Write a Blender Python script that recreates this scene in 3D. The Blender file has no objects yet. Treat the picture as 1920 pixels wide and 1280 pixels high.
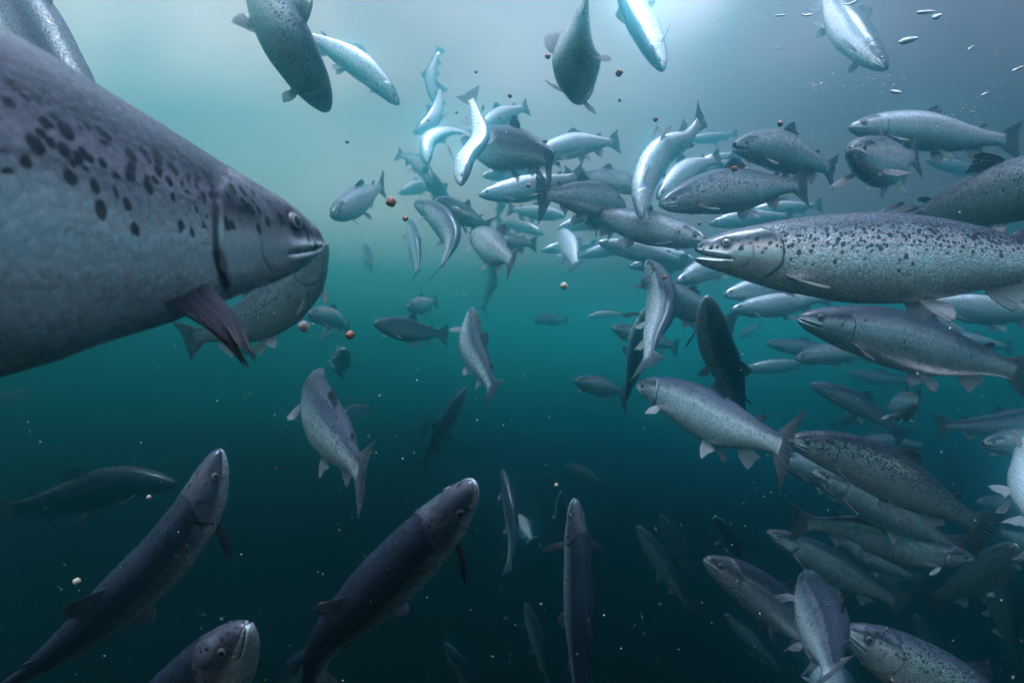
import bpy, math, random
import numpy as np

S = bpy.context.scene
C = S.collection
PI = math.pi
random.seed(5)

# ---------------------------------------------------------------- camera
cam_d = bpy.data.cameras.new('camera')
cam = bpy.data.objects.new('camera', cam_d)
C.objects.link(cam)
cam.location = (0, 0, 0)
cam.rotation_euler = (math.radians(90), 0, 0)
cam_d.sensor_width = 36.0
cam_d.lens = 20.0
cam_d.clip_start = 0.01
cam_d.clip_end = 200
cam_d.dof.use_dof = True
cam_d.dof.focus_distance = 1.25
cam_d.dof.aperture_fstop = 7.0
S.camera = cam
K = 0.9 / 960.0            # tangent per photograph pixel


def at(px, py, d):
    """pixel of the 1920x1280 photograph at depth d -> point in the water"""
    return np.array([(px - 960) * K * d, d, (640 - py) * K * d])


# ---------------------------------------------------------------- world: light coming through the water
world = bpy.data.worlds.new('World')
S.world = world
world.use_nodes = True
wn, wl = world.node_tree.nodes, world.node_tree.links
wn.clear()


def N(nt, typ, **kw):
    n = nt.nodes.new(typ)
    for k, v in kw.items():
        setattr(n, k, v)
    return n


def math_node(nt, op, a, b=None, c=None, clamp=False):
    n = nt.nodes.new('ShaderNodeMath')
    n.operation = op
    n.use_clamp = clamp
    for i, v in enumerate((a, b, c)):
        if v is None:
            continue
        if isinstance(v, (int, float)):
            n.inputs[i].default_value = v
        else:
            nt.links.new(v, n.inputs[i])
    return n.outputs[0]


def mix_col(nt, fac, a, b, blend='MIX'):
    n = nt.nodes.new('ShaderNodeMix')
    n.data_type = 'RGBA'
    n.blend_type = blend
    for s, v in ((n.inputs[0], fac), (n.inputs[6], a), (n.inputs[7], b)):
        if isinstance(v, (int, float)):
            s.default_value = v
        elif isinstance(v, tuple):
            s.default_value = v if len(v) == 4 else (*v, 1)
        else:
            nt.links.new(v, s)
    return n.outputs[2]


def sstep(nt, x, lo, hi, a=0.0, b=1.0):
    n = nt.nodes.new('ShaderNodeMapRange')
    n.interpolation_type = 'SMOOTHSTEP'
    nt.links.new(x, n.inputs[0])
    for i, v in enumerate((lo, hi, a, b)):
        if isinstance(v, (int, float)):
            n.inputs[i + 1].default_value = v
        else:
            nt.links.new(v, n.inputs[i + 1])
    return n.outputs[0]


SUN_DIR = np.array([(1262 - 960) * K, 1.0, (640 + 75) * K])
SUN_DIR /= np.linalg.norm(SUN_DIR)
nt = world.node_tree
tc = N(nt, 'ShaderNodeTexCoord')
nrm = N(nt, 'ShaderNodeVectorMath', operation='NORMALIZE')
wl.new(tc.outputs['Generated'], nrm.inputs[0])
sep = N(nt, 'ShaderNodeSeparateXYZ')
wl.new(nrm.outputs[0], sep.inputs[0])
# brightness of the water by height of the line of sight: (sine of height, colour), left and right of the view
WZ = [-1.0, -0.55, -0.42, -0.29, -0.18, -0.08, 0.03, 0.12, 0.22, 0.32, 0.42, 0.55, 0.75, 1.0]
WL = [(0.0001, 0.0001, 0.0001), (0.0001, 0.0001, 0.0001), (0.0001, 0.0001, 0.0001), (0.0001, 0.0001, 0.0001), (0.0001, 0.004, 0.006),
      (0.0001, 0.060, 0.055), (0.0001, 0.125, 0.110), (0.085, 0.27, 0.24), (1.20, 0.78, 0.68), (1.48, 0.86, 0.78), (1.50, 0.78, 0.72),
      (0.80, 0.40, 0.38), (1.7, 1.14, 1.48), (2.3, 1.65, 2.1)]
WR = [(0.0001, 0.0001, 0.0001), (0.0001, 0.0001, 0.0001), (0.0001, 0.0001, 0.0001), (0.0001, 0.0001, 0.0001), (0.0001, 0.030, 0.055),
      (0.0001, 0.090, 0.100), (0.012, 0.34, 0.36), (0.07, 0.16, 0.18), (0.50, 0.20, 0.25), (0.46, 0.18, 0.24), (0.40, 0.13, 0.20),
      (0.10, 0.03, 0.04), (1.7, 1.14, 1.48), (2.3, 1.65, 2.1)]
zz = math_node(nt, 'MULTIPLY_ADD', sep.outputs[2], 0.5, 0.5)
RAMPS = []
for cols in (WL, WR):
    rp_ = N(nt, 'ShaderNodeValToRGB')
    rp_.color_ramp.interpolation = 'LINEAR'
    wl.new(zz, rp_.inputs[0])
    els = rp_.color_ramp.elements
    while len(els) < len(WZ):
        els.new(0.5)
    for e, z, c in zip(els, WZ, cols):
        e.position = z * 0.5 + 0.5
        e.color = (*c, 1)
    RAMPS.append(rp_)
side = sstep(nt, sep.outputs[0], -0.45, 0.55)
col = mix_col(nt, side, RAMPS[0].outputs[0], RAMPS[1].outputs[0])
# soft bright patch where the sun stands over the surface
dot = N(nt, 'ShaderNodeVectorMath', operation='DOT_PRODUCT')
wl.new(nrm.outputs[0], dot.inputs[0])
dot.inputs[1].default_value = tuple(SUN_DIR)
g1 = sstep(nt, dot.outputs['Value'], 0.86, 1.0)
g1 = math_node(nt, 'POWER', g1, 2.0)
g2 = sstep(nt, dot.outputs['Value'], 0.990, 0.9998)
g1 = math_node(nt, 'MULTIPLY_ADD', math_node(nt, 'POWER', g2, 1.8), 4.0, g1)
nz = N(nt, 'ShaderNodeTexNoise')
nz.inputs['Scale'].default_value = 5.0
nz.inputs['Detail'].default_value = 3.0
wl.new(nrm.outputs[0], nz.inputs['Vector'])
nv = sstep(nt, nz.outputs['Fac'], 0.35, 0.65, 0.80, 1.2)
upm = sstep(nt, sep.outputs[2], 0.1, 0.45)
var = N(nt, 'ShaderNodeMix')
wl.new(upm, var.inputs[0])
var.inputs[2].default_value = 1.0
wl.new(nv, var.inputs[3])
vm = N(nt, 'ShaderNodeVectorMath', operation='SCALE')
wl.new(col, vm.inputs[0])
wl.new(var.outputs[0], vm.inputs['Scale'])
gs = N(nt, 'ShaderNodeVectorMath', operation='SCALE')
gs.inputs[0].default_value = (1.3, 0.9, 0.95)
wl.new(math_node(nt, 'MULTIPLY', g1, 0.22), gs.inputs['Scale'])
ad = N(nt, 'ShaderNodeVectorMath', operation='ADD')
wl.new(vm.outputs[0], ad.inputs[0])
wl.new(gs.outputs[0], ad.inputs[1])
bg = N(nt, 'ShaderNodeBackground')
wl.new(ad.outputs[0], bg.inputs['Color'])
bg.inputs['Strength'].default_value = 1.0
wo = N(nt, 'ShaderNodeOutputWorld')
wl.new(bg.outputs[0], wo.inputs['Surface'])

# ---------------------------------------------------------------- sun filtered by the surface
sun_d = bpy.data.lights.new('sun', 'SUN')
sun_d.energy = 4.2
sun_d.angle = math.radians(16)
sun_d.color = (1.0, 0.90, 1.0)
sun = bpy.data.objects.new('sun', sun_d)
C.objects.link(sun)
from mathutils import Vector
SL = Vector((0.02, -0.20, 0.98)).normalized()   # where the light comes from
sun.rotation_euler = SL.to_track_quat('Z', 'Y').to_euler()

# ---------------------------------------------------------------- render settings
S.view_settings.view_transform = 'Standard'
S.view_settings.look = 'None'
S.view_settings.exposure = 1.65
S.view_settings.gamma = 1.0
S.render.engine = 'CYCLES'
S.cycles.use_denoising = True
S.cycles.volume_bounces = 2
S.cycles.max_bounces = 8
S.cycles.diffuse_bounces = 1
S.cycles.glossy_bounces = 1
S.cycles.transmission_bounces = 2
S.cycles.transparent_max_bounces = 6
S.cycles.sample_clamp_indirect = 4.0

# ---------------------------------------------------------------- the murky water between things
HX, HY0, HY1, HZ0, HZ1 = 8.0, -2.0, 8.5, -6.5, 3.4
hv = [(x, y, z) for x in (-HX, HX) for y in (HY0, HY1) for z in (HZ0, HZ1)]
hf = [(0, 1, 3, 2), (4, 6, 7, 5), (0, 4, 5, 1), (2, 3, 7, 6), (0, 2, 6, 4), (1, 5, 7, 3)]
hm = bpy.data.meshes.new('haze')
hm.from_pydata(hv, [], hf)
haze = bpy.data.objects.new('haze', hm)
haze['kind'] = 'stuff'
C.objects.link(haze)
m = bpy.data.materials.new('haze')
m.use_nodes = True
m.node_tree.nodes.clear()
pv = N(m.node_tree, 'ShaderNodeVolumePrincipled')
pv.inputs['Color'].default_value = (0.12, 0.55, 0.62, 1)
pv.inputs['Density'].default_value = 0.355
pv.inputs['Anisotropy'].default_value = 0.965
mo = N(m.node_tree, 'ShaderNodeOutputMaterial')
m.node_tree.links.new(pv.outputs[0], mo.inputs['Volume'])
hm.materials.append(m)

# ---------------------------------------------------------------- materials
def new_mat(name):
    m = bpy.data.materials.new(name)
    m.use_nodes = True
    m.node_tree.nodes.clear()
    return m


def obj_attr(nt, name):
    n = nt.nodes.new('ShaderNodeAttribute')
    n.attribute_type = 'OBJECT'
    n.attribute_name = name
    return n


def geo_attr(nt, name):
    n = nt.nodes.new('ShaderNodeAttribute')
    n.attribute_type = 'GEOMETRY'
    n.attribute_name = name
    return n


def principled(nt, **kw):
    b = nt.nodes.new('ShaderNodeBsdfPrincipled')
    for k, v in kw.items():
        b.inputs[k.replace('_', ' ')].default_value = v
    return b


def make_skin():
    """salmon skin: slate back, silver flank, white belly, black spots, fine scales"""
    m = new_mat('salmon_skin')
    nt = m.node_tree
    uv = nt.nodes.new('ShaderNodeUVMap')
    uv.uv_map = 'UVMap'
    sp = nt.nodes.new('ShaderNodeSeparateXYZ')
    nt.links.new(uv.outputs[0], sp.inputs[0])
    U, V = sp.outputs[0], sp.outputs[1]
    H = geo_attr(nt, 'height').outputs['Fac']
    edge = geo_attr(nt, 'gill').outputs['Fac']      # length position minus gill cover edge
    tone = obj_attr(nt, 'tone').outputs['Fac']      # 0.5 = usual, above = paler
    spotty = obj_attr(nt, 'spots').outputs['Fac']
    detail = obj_attr(nt, 'detail').outputs['Fac']
    seed = obj_attr(nt, 'seed').outputs['Fac']
    green = obj_attr(nt, 'green').outputs['Fac']
    off = nt.nodes.new('ShaderNodeCombineXYZ')
    nt.links.new(seed, off.inputs[0])
    nt.links.new(seed, off.inputs[1])
    uvs = N(nt, 'ShaderNodeVectorMath', operation='ADD')
    nt.links.new(uv.outputs[0], uvs.inputs[0])
    nt.links.new(off.outputs[0], uvs.inputs[1])
    n1 = nt.nodes.new('ShaderNodeTexNoise')
    n1.inputs['Scale'].default_value = 14
    n1.inputs['Detail'].default_value = 4
    nt.links.new(uvs.outputs[0], n1.inputs['Vector'])
    n2 = nt.nodes.new('ShaderNodeTexNoise')
    n2.inputs['Scale'].default_value = 70
    n2.inputs['Detail'].default_value = 5
    nt.links.new(uvs.outputs[0], n2.inputs['Vector'])
    wob = math_node(nt, 'MULTIPLY_ADD', n1.outputs['Fac'], 0.36, -0.18)
    wob = math_node(nt, 'MULTIPLY_ADD', n2.outputs['Fac'], 0.16, wob)
    h = math_node(nt, 'ADD', H, wob)
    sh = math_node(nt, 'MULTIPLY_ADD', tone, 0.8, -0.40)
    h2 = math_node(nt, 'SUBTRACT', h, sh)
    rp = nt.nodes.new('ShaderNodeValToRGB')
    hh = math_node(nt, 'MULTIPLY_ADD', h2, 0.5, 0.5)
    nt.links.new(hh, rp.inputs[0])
    st = [(0.0, (0.60, 0.62, 0.63)), (0.22, (0.64, 0.66, 0.67)), (0.45, (0.70, 0.73, 0.75)), (0.65, (0.66, 0.69, 0.72)),
          (0.75, (0.25, 0.27, 0.31)), (0.85, (0.058, 0.062, 0.095)), (1.0, (0.020, 0.022, 0.042))]
    e = rp.color_ramp.elements
    while len(e) < len(st):
        e.new(0.5)
    for q, (p, c) in zip(e, st):
        q.position = p
        q.color = (*c, 1)
    col = rp.outputs[0]
    # lateral line and the faint pink band over it
    ll = math_node(nt, 'ABSOLUTE', math_node(nt, 'SUBTRACT', H, 0.12))
    body = sstep(nt, edge, 0.0, 0.012)
    llm = math_node(nt, 'MULTIPLY', sstep(nt, ll, 0.028, 0.006), body)
    col = mix_col(nt, math_node(nt, 'MULTIPLY', llm, 0.40), col, (0.05, 0.055, 0.07))
    pk = math_node(nt, 'MULTIPLY', sstep(nt, math_node(nt, 'ABSOLUTE', math_node(nt, 'SUBTRACT', H, 0.27)), 0.22, 0.0), body)
    col = mix_col(nt, math_node(nt, 'MULTIPLY', pk, 0.14), col, (0.56, 0.47, 0.53))
    gb = math_node(nt, 'MULTIPLY', sstep(nt, math_node(nt, 'ABSOLUTE', math_node(nt, 'SUBTRACT', H, 0.30)), 0.42, 0.05), green)
    col = mix_col(nt, math_node(nt, 'MULTIPLY', gb, 0.55), col, (0.32, 0.50, 0.36))  # greenish sheen of the flank, mixed into the skin colour
    # head: dark crown, bright cheek
    head = sstep(nt, edge, 0.004, -0.006)
    crown = sstep(nt, math_node(nt, 'SUBTRACT', math_node(nt, 'ADD', H, math_node(nt, 'MULTIPLY', wob, 0.5)), math_node(nt, 'MULTIPLY', sh, 0.8)), 0.10, 0.50)
    hc = mix_col(nt, crown, (0.66, 0.68, 0.70), (0.045, 0.043, 0.064))
    hc = mix_col(nt, sstep(nt, n1.outputs['Fac'], 0.45, 0.75, 0.0, 0.45), hc, (0.22, 0.23, 0.26))
    col = mix_col(nt, head, col, hc)
    # bright cheek patches
    # smaller cheek plate line
    ch = math_node(nt, 'ABSOLUTE', math_node(nt, 'ADD', edge, 0.062))
    chm = math_node(nt, 'MULTIPLY', sstep(nt, ch, 0.004, 0.0005), sstep(nt, math_node(nt, 'ABSOLUTE', math_node(nt, 'ADD', H, 0.25)), 0.55, 0.35))
    col = mix_col(nt, math_node(nt, 'MULTIPLY', chm, 0.5), col, (0.14, 0.13, 0.16))
    eyed = geo_attr(nt, 'eyed').outputs['Fac']
    col = mix_col(nt, sstep(nt, math_node(nt, 'ADD', eyed, math_node(nt, 'MULTIPLY', wob, 0.02)), 0.024, 0.014, 0.0, 0.8), col, (0.05, 0.05, 0.065))
    lipa = geo_attr(nt, 'lip').outputs['Fac']
    col = mix_col(nt, math_node(nt, 'MULTIPLY', lipa, 0.08), col, (0.62, 0.62, 0.64))
    ml = geo_attr(nt, 'mouthline').outputs['Fac']
    col = mix_col(nt, sstep(nt, ml, 0.45, 0.85, 0.0, 0.92), col, (0.025, 0.02, 0.028))
    # scales: an irregular honeycomb, finer towards the tail
    sv = nt.nodes.new('ShaderNodeCombineXYZ')
    nt.links.new(math_node(nt, 'MULTIPLY', U, 185.0), sv.inputs[0])
    nt.links.new(math_node(nt, 'MULTIPLY', geo_attr(nt, 'ring').outputs['Fac'], 52.0), sv.inputs[1])
    nt.links.new(seed, sv.inputs[2])
    vs_ = nt.nodes.new('ShaderNodeTexVoronoi')
    vs_.inputs['Scale'].default_value = 1.0
    vs_.inputs['Randomness'].default_value = 0.88
    nt.links.new(sv.outputs[0], vs_.inputs['Vector'])
    lat = sstep(nt, vs_.outputs['Distance'], 0.15, 0.75, 1.0, 0.0)
    cellc = nt.nodes.new('ShaderNodeSeparateColor')
    nt.links.new(vs_.outputs['Color'], cellc.inputs[0])
    scl = math_node(nt, 'MULTIPLY', body, detail)
    dk = math_node(nt, 'MULTIPLY', sstep(nt, lat, 0.40, 0.0), scl)
    gain = math_node(nt, 'MULTIPLY_ADD', cellc.outputs[0], 0.30, -0.15)  # silvery glints of single scales painted in as random brightness
    gain = math_node(nt, 'SUBTRACT', math_node(nt, 'MULTIPLY', gain, scl), math_node(nt, 'MULTIPLY', dk, 0.22))
    blot = math_node(nt, 'MULTIPLY_ADD', n1.outputs['Fac'], 0.5, 0.75)
    gain = math_node(nt, 'MULTIPLY', math_node(nt, 'ADD', gain, 1.0), blot)
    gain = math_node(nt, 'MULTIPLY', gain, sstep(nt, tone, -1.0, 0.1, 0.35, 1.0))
    gn = N(nt, 'ShaderNodeVectorMath', operation='SCALE')
    nt.links.new(col, gn.inputs[0])
    nt.links.new(gain, gn.inputs['Scale'])
    col = gn.outputs[0]
    # black spots: three sizes
    def spots(scale, size, dens, hlo, hhi, sx=1.0):
        mp = N(nt, 'ShaderNodeMapping')
        mp.inputs['Scale'].default_value = (scale * sx, scale, 1)
        nt.links.new(uvs.outputs[0], mp.inputs[0])
        dst = N(nt, 'ShaderNodeVectorMath', operation='ADD')
        nt.links.new(mp.outputs[0], dst.inputs[0])
        nsc = N(nt, 'ShaderNodeVectorMath', operation='SCALE')
        nt.links.new(n2.outputs['Color'], nsc.inputs[0])
        nsc.inputs['Scale'].default_value = 0.30
        nt.links.new(nsc.outputs[0], dst.inputs[1])
        vo = nt.nodes.new('ShaderNodeTexVoronoi')
        vo.voronoi_dimensions = '2D'
        vo.inputs['Scale'].default_value = 1.0
        nt.links.new(dst.outputs[0], vo.inputs['Vector'])
        sc = nt.nodes.new('ShaderNodeSeparateColor')
        nt.links.new(vo.outputs['Color'], sc.inputs[0])
        rad = math_node(nt, 'MULTIPLY_ADD', sc.outputs[1], size * 0.7, size * 0.55)
        near = sstep(nt, math_node(nt, 'SUBTRACT', vo.outputs['Distance'], rad), 0.0, -0.10)
        hm_ = sstep(nt, math_node(nt, 'ADD', H, math_node(nt, 'MULTIPLY_ADD', n1.outputs['Fac'], 0.3, -0.15)), hlo, hhi)
        pick = math_node(nt, 'LESS_THAN', sc.outputs[0], math_node(nt, 'MULTIPLY', math_node(nt, 'MULTIPLY', hm_, spotty), dens))
        return math_node(nt, 'MULTIPLY', near, pick)
    sa = spots(88, 0.34, 0.46, -0.05, 0.25, 0.85)
    sb = spots(66, 0.34, 0.36, -0.18, 0.25, 0.9)
    sc_ = spots(64, 0.34, 0.16, -0.55, 0.2)
    sall = math_node(nt, 'MAXIMUM', math_node(nt, 'MAXIMUM', math_node(nt, 'MULTIPLY', sa, body), sb), sc_)
    col = mix_col(nt, math_node(nt, 'MULTIPLY', sall, 0.93), col, (0.008, 0.008, 0.014))
    # gill slit
    gs_ = math_node(nt, 'MULTIPLY', math_node(nt, 'MULTIPLY', sstep(nt, edge, -0.0015, 0.0005), sstep(nt, edge, 0.008, 0.003)), sstep(nt, math_node(nt, 'ABSOLUTE', math_node(nt, 'ADD', H, 0.15)), 0.85, 0.5))
    col = mix_col(nt, math_node(nt, 'MULTIPLY', gs_, 0.85), col, (0.02, 0.02, 0.03))
    # tone lightening
    bsdf = principled(nt, Metallic=0.25, Roughness=0.36)
    bsdf.inputs['Specular IOR Level'].default_value = 0.35
    nt.links.new(col, bsdf.inputs['Base Color'])
    mt_ = sstep(nt, hh, 0.86, 0.70, 0.05, 0.60)
    mt_ = math_node(nt, 'MULTIPLY', mt_, math_node(nt, 'SUBTRACT', 1.0, sall))
    nt.links.new(mt_, bsdf.inputs['Metallic'])
    rg = math_node(nt, 'MULTIPLY_ADD', n2.outputs['Fac'], 0.30, 0.12)
    rg = math_node(nt, 'ADD', rg, math_node(nt, 'MULTIPLY', math_node(nt, 'MULTIPLY_ADD', cellc.outputs[1], 0.3, -0.12), scl))
    nt.links.new(rg, bsdf.inputs['Roughness'])
    hgt = math_node(nt, 'MULTIPLY', math_node(nt, 'MULTIPLY_ADD', cellc.outputs[2], 0.5, lat), scl)
    hgt = math_node(nt, 'ADD', hgt, math_node(nt, 'MULTIPLY', n2.outputs['Fac'], 0.8))
    hgt = math_node(nt, 'ADD', hgt, math_node(nt, 'MULTIPLY', math_node(nt, 'MULTIPLY', n1.outputs['Fac'], head), 5.0))
    hgt = math_node(nt, 'SUBTRACT', hgt, math_node(nt, 'MULTIPLY', chm, 1.2))
    bp = nt.nodes.new('ShaderNodeBump')
    bp.inputs['Strength'].default_value = 0.30
    bp.inputs['Distance'].default_value = 0.0012
    nt.links.new(hgt, bp.inputs['Height'])
    nt.links.new(bp.outputs[0], bsdf.inputs['Normal'])
    out = nt.nodes.new('ShaderNodeOutputMaterial')
    nt.links.new(bsdf.outputs[0], out.inputs['Surface'])
    return m


def make_fin(name, c_base, c_tip, ray_dark, translucent=0.45):
    """u runs from the leading to the trailing ray, v from base to tip"""
    m = new_mat(name)
    nt = m.node_tree
    uv = nt.nodes.new('ShaderNodeUVMap')
    uv.uv_map = 'UVMap'
    sp = nt.nodes.new('ShaderNodeSeparateXYZ')
    nt.links.new(uv.outputs[0], sp.inputs[0])
    U, V = sp.outputs[0], sp.outputs[1]
    n1 = nt.nodes.new('ShaderNodeTexNoise')
    n1.inputs['Scale'].default_value = 6
    n1.inputs['Detail'].default_value = 4
    nt.links.new(uv.outputs[0], n1.inputs['Vector'])
    v2 = math_node(nt, 'ADD', V, math_node(nt, 'MULTIPLY_ADD', n1.outputs['Fac'], 0.5, -0.25))
    col = mix_col(nt, sstep(nt, v2, 0.1, 0.95), c_base, c_tip)
    ph = math_node(nt, 'MULTIPLY_ADD', U, 14 * 2 * PI, math_node(nt, 'MULTIPLY', n1.outputs['Fac'], 1.2))
    w = math_node(nt, 'MULTIPLY_ADD', math_node(nt, 'SINE', ph), 0.5, 0.5)
    w2 = math_node(nt, 'MULTIPLY_ADD', math_node(nt, 'SINE', math_node(nt, 'MULTIPLY', ph, 3.0)), 0.5, 0.5)
    w = math_node(nt, 'MULTIPLY_ADD', math_node(nt, 'MULTIPLY', w2, V), 0.35, math_node(nt, 'MULTIPLY', w, 0.8))
    col = mix_col(nt, math_node(nt, 'MULTIPLY', sstep(nt, w, 0.40, 0.85), 0.85), col, ray_dark)
    b = principled(nt, Roughness=0.42)
    nt.links.new(col, b.inputs['Base Color'])
    bp = nt.nodes.new('ShaderNodeBump')
    bp.inputs['Strength'].default_value = 0.6
    bp.inputs['Distance'].default_value = 0.001
    nt.links.new(w, bp.inputs['Height'])
    nt.links.new(bp.outputs[0], b.inputs['Normal'])
    tr = nt.nodes.new('ShaderNodeBsdfTranslucent')
    nt.links.new(col, tr.inputs[0])
    mx = nt.nodes.new('ShaderNodeMixShader')
    mx.inputs[0].default_value = translucent
    nt.links.new(b.outputs[0], mx.inputs[1])
    nt.links.new(tr.outputs[0], mx.inputs[2])
    # clear membrane between the rays towards the edge
    tp = nt.nodes.new('ShaderNodeBsdfTransparent')
    m2 = nt.nodes.new('ShaderNodeMixShader')
    thin = math_node(nt, 'MULTIPLY', sstep(nt, w, 0.7, 0.2), sstep(nt, v2, 0.15, 0.8, 0.0, 0.55))
    nt.links.new(thin, m2.inputs[0])
    nt.links.new(mx.outputs[0], m2.inputs[1])
    nt.links.new(tp.outputs[0], m2.inputs[2])
    out = nt.nodes.new('ShaderNodeOutputMaterial')
    nt.links.new(m2.outputs[0], out.inputs['Surface'])
    return m


def flat(name, col, rough=0.5, metallic=0.0, noise=0.0, spec=0.5, scale=400):
    m = new_mat(name)
    nt = m.node_tree
    b = principled(nt, Roughness=rough, Metallic=metallic)
    b.inputs['Specular IOR Level'].default_value = spec
    n1 = nt.nodes.new('ShaderNodeTexNoise')
    n1.inputs['Scale'].default_value = scale
    n1.inputs['Detail'].default_value = 4
    tcn = nt.nodes.new('ShaderNodeTexCoord')
    nt.links.new(tcn.outputs['Object'], n1.inputs['Vector'])
    dark = tuple(c * (1 - noise) for c in col)
    lite = tuple(min(1, c * (1 + noise)) for c in col)
    nt.links.new(mix_col(nt, sstep(nt, n1.outputs['Fac'], 0.3, 0.7), dark, lite), b.inputs['Base Color'])
    out = nt.nodes.new('ShaderNodeOutputMaterial')
    nt.links.new(b.outputs[0], out.inputs['Surface'])
    return m


SKIN = make_skin()
MOUTH = flat('mouth_lining', (0.10, 0.075, 0.09), 0.5, noise=0.3, scale=60)
FIN_DARK = make_fin('dark_fin', (0.11, 0.105, 0.145), (0.03, 0.03, 0.05), (0.012, 0.012, 0.022), 0.25)
FIN_TAIL = make_fin('tail_fin', (0.22, 0.24, 0.27), (0.09, 0.095, 0.12), (0.05, 0.055, 0.07), 0.35)
FIN_PALE = make_fin('pale_fin', (0.60, 0.61, 0.63), (0.80, 0.81, 0.82), (0.16, 0.16, 0.20), 0.5)
FIN_MIX = make_fin('grey_fin', (0.36, 0.36, 0.40), (0.13, 0.13, 0.18), (0.05, 0.05, 0.075), 0.4)
FIN_BLACK = make_fin('black_fin', (0.05, 0.045, 0.07), (0.016, 0.015, 0.028), (0.008, 0.007, 0.014), 0.15)
PUPIL = flat('eye_pupil', (0.006, 0.006, 0.008), 0.08, spec=0.8)
IRIS = flat('eye_iris', (0.26, 0.255, 0.245), 0.3, 0.3, noise=0.3, scale=300)
EYERIM = flat('eye_rim', (0.05, 0.05, 0.065), 0.4, noise=0.2)

# ---------------------------------------------------------------- salmon
# profile of a salmon: position along the length, top, bottom, half width (all in lengths)
PROF = np.array([
    (0.000, 0.0080, 0.0080, 0.0080), (0.006, 0.0150, 0.0140, 0.0135), (0.015, 0.0215, 0.0210, 0.0185),
    (0.030, 0.0295, 0.0310, 0.0240), (0.055, 0.0410, 0.0440, 0.0305), (0.085, 0.0510, 0.0550, 0.0360),
    (0.120, 0.0600, 0.0650, 0.0425), (0.160, 0.0690, 0.0755, 0.0480), (0.200, 0.0765, 0.0840, 0.0520),
    (0.270, 0.0850, 0.0930, 0.0560), (0.350, 0.0930, 0.1050, 0.0600), (0.430, 0.0950, 0.1080, 0.0600),
    (0.520, 0.0880, 0.1030, 0.0550), (0.610, 0.0750, 0.0880, 0.0460), (0.690, 0.0600, 0.0680, 0.0350),
    (0.770, 0.0450, 0.0480, 0.0240), (0.830, 0.0370, 0.0380, 0.0160), (0.870, 0.0350, 0.0350, 0.0110),
    (0.900, 0.0370, 0.0370, 0.0050)])


def cubic(xs, ys, x):
    """monotone-ish smooth interpolation (Catmull-Rom on uneven knots)"""
    xs, ys, x = np.asarray(xs, float), np.asarray(ys, float), np.asarray(x, float)
    m = np.gradient(ys, xs, axis=0)
    i = np.clip(np.searchsorted(xs, x) - 1, 0, len(xs) - 2)
    h = xs[i + 1] - xs[i]
    s = (x - xs[i]) / h
    if ys.ndim > 1:
        s = s[:, None]
        h = h[:, None]
    return ((2 * s**3 - 3 * s**2 + 1) * ys[i] + (s**3 - 2 * s**2 + s) * h * m[i]
            + (-2 * s**3 + 3 * s**2) * ys[i + 1] + (s**3 - s**2) * h * m[i + 1])


def gill_edge(h):
    """length position of the rear edge of the gill cover at relative height h"""
    return 0.180 - 0.030 * (h + 0.10) ** 2 - 0.030 * np.clip(h - 0.35, 0, 1) - 0.035 * np.clip(-h - 0.35, 0, 1)


class Spine:
    def __init__(self, pts, up, L, up2=None):
        self.L = L
        self.p = pts                                       # dense samples snout -> tail tip
        d = np.r_[0, np.cumsum(np.linalg.norm(np.diff(pts, axis=0), axis=1))]
        self.t = d / d[-1]
        self.tan = np.gradient(pts, self.t, axis=0)
        self.tan /= np.linalg.norm(self.tan, axis=1)[:, None]
        up = np.array(up, float)
        up2 = up if up2 is None else np.array(up2, float)
        U = up[None] * (1 - self.t[:, None]) + up2[None] * self.t[:, None]
        U = U - (U * self.tan).sum(1)[:, None] * self.tan
        self.U = U / np.linalg.norm(U, axis=1)[:, None]
        self.S = np.cross(self.tan, self.U)

    def map(self, q):
        """fish space (t, height, side) in lengths -> world"""
        t = np.clip(q[:, 0], 0, 1)
        ex = (q[:, 0] - t)[:, None] * self.L
        f = lambda a: np.stack([np.interp(t, self.t, a[:, k]) for k in range(3)], 1)
        return f(self.p) + f(self.tan) * ex + f(self.U) * q[:, 1:2] * self.L + f(self.S) * q[:, 2:3] * self.L


def solve_spine(px, up, L, w, sag, dep=None, up2=None, girth=1.0):
    """spine whose picture runs through px; w is the apparent body depth, + if the tail is the farther end"""
    px = np.array(px, float)
    s = np.r_[0, np.cumsum(np.linalg.norm(np.diff(px, axis=0), axis=1))]
    s /= s[-1]
    u = np.linspace(0, 1, 81)
    xy = cubic(s, px, u) if len(px) > 2 else px[0] + (px[1] - px[0]) * u[:, None]

    def build(dd):
        p = np.array([at(x, y, d) for (x, y), d in zip(xy, dd)])
        return p, np.linalg.norm(np.diff(p, axis=0), axis=1).sum()
    if dep is not None:
        dd = np.interp(u, np.linspace(0, 1, len(dep)), dep) if len(dep) == 2 else cubic(s, np.array(dep, float), u)
        p, LL = build(dd)
        return Spine(p, up, L, up2)
    un = up / np.linalg.norm(up)
    mid = np.array(at(xy[35][0], xy[35][1], 1.0))
    b = abs(np.dot(un, mid / np.linalg.norm(mid)))
    f = math.sqrt((0.200 ** 2) * (1 - b * b) + (0.125 * b) ** 2)
    D = f * L * girth / K / abs(w)
    mk = lambda D, k: np.maximum(D + k * (u - 0.43) + sag * L * np.sin(PI * u), 0.13)
    p, LL = build(mk(D, 0))
    if LL >= L:
        lo, hi = 0.1, D
        for _ in range(40):
            D = (lo + hi) / 2
            p, LL = build(mk(D, 0))
            lo, hi = (lo, D) if LL > L else (D, hi)
        return Spine(p, up, L, up2)
    lo, hi = 0.0, L * 2.5
    for _ in range(40):
        k = (lo + hi) / 2
        p, LL = build(mk(D, k * (1 if w > 0 else -1)))
        lo, hi = (lo, k) if LL > L else (k, hi)
    return Spine(p, up, L, up2)


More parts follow.
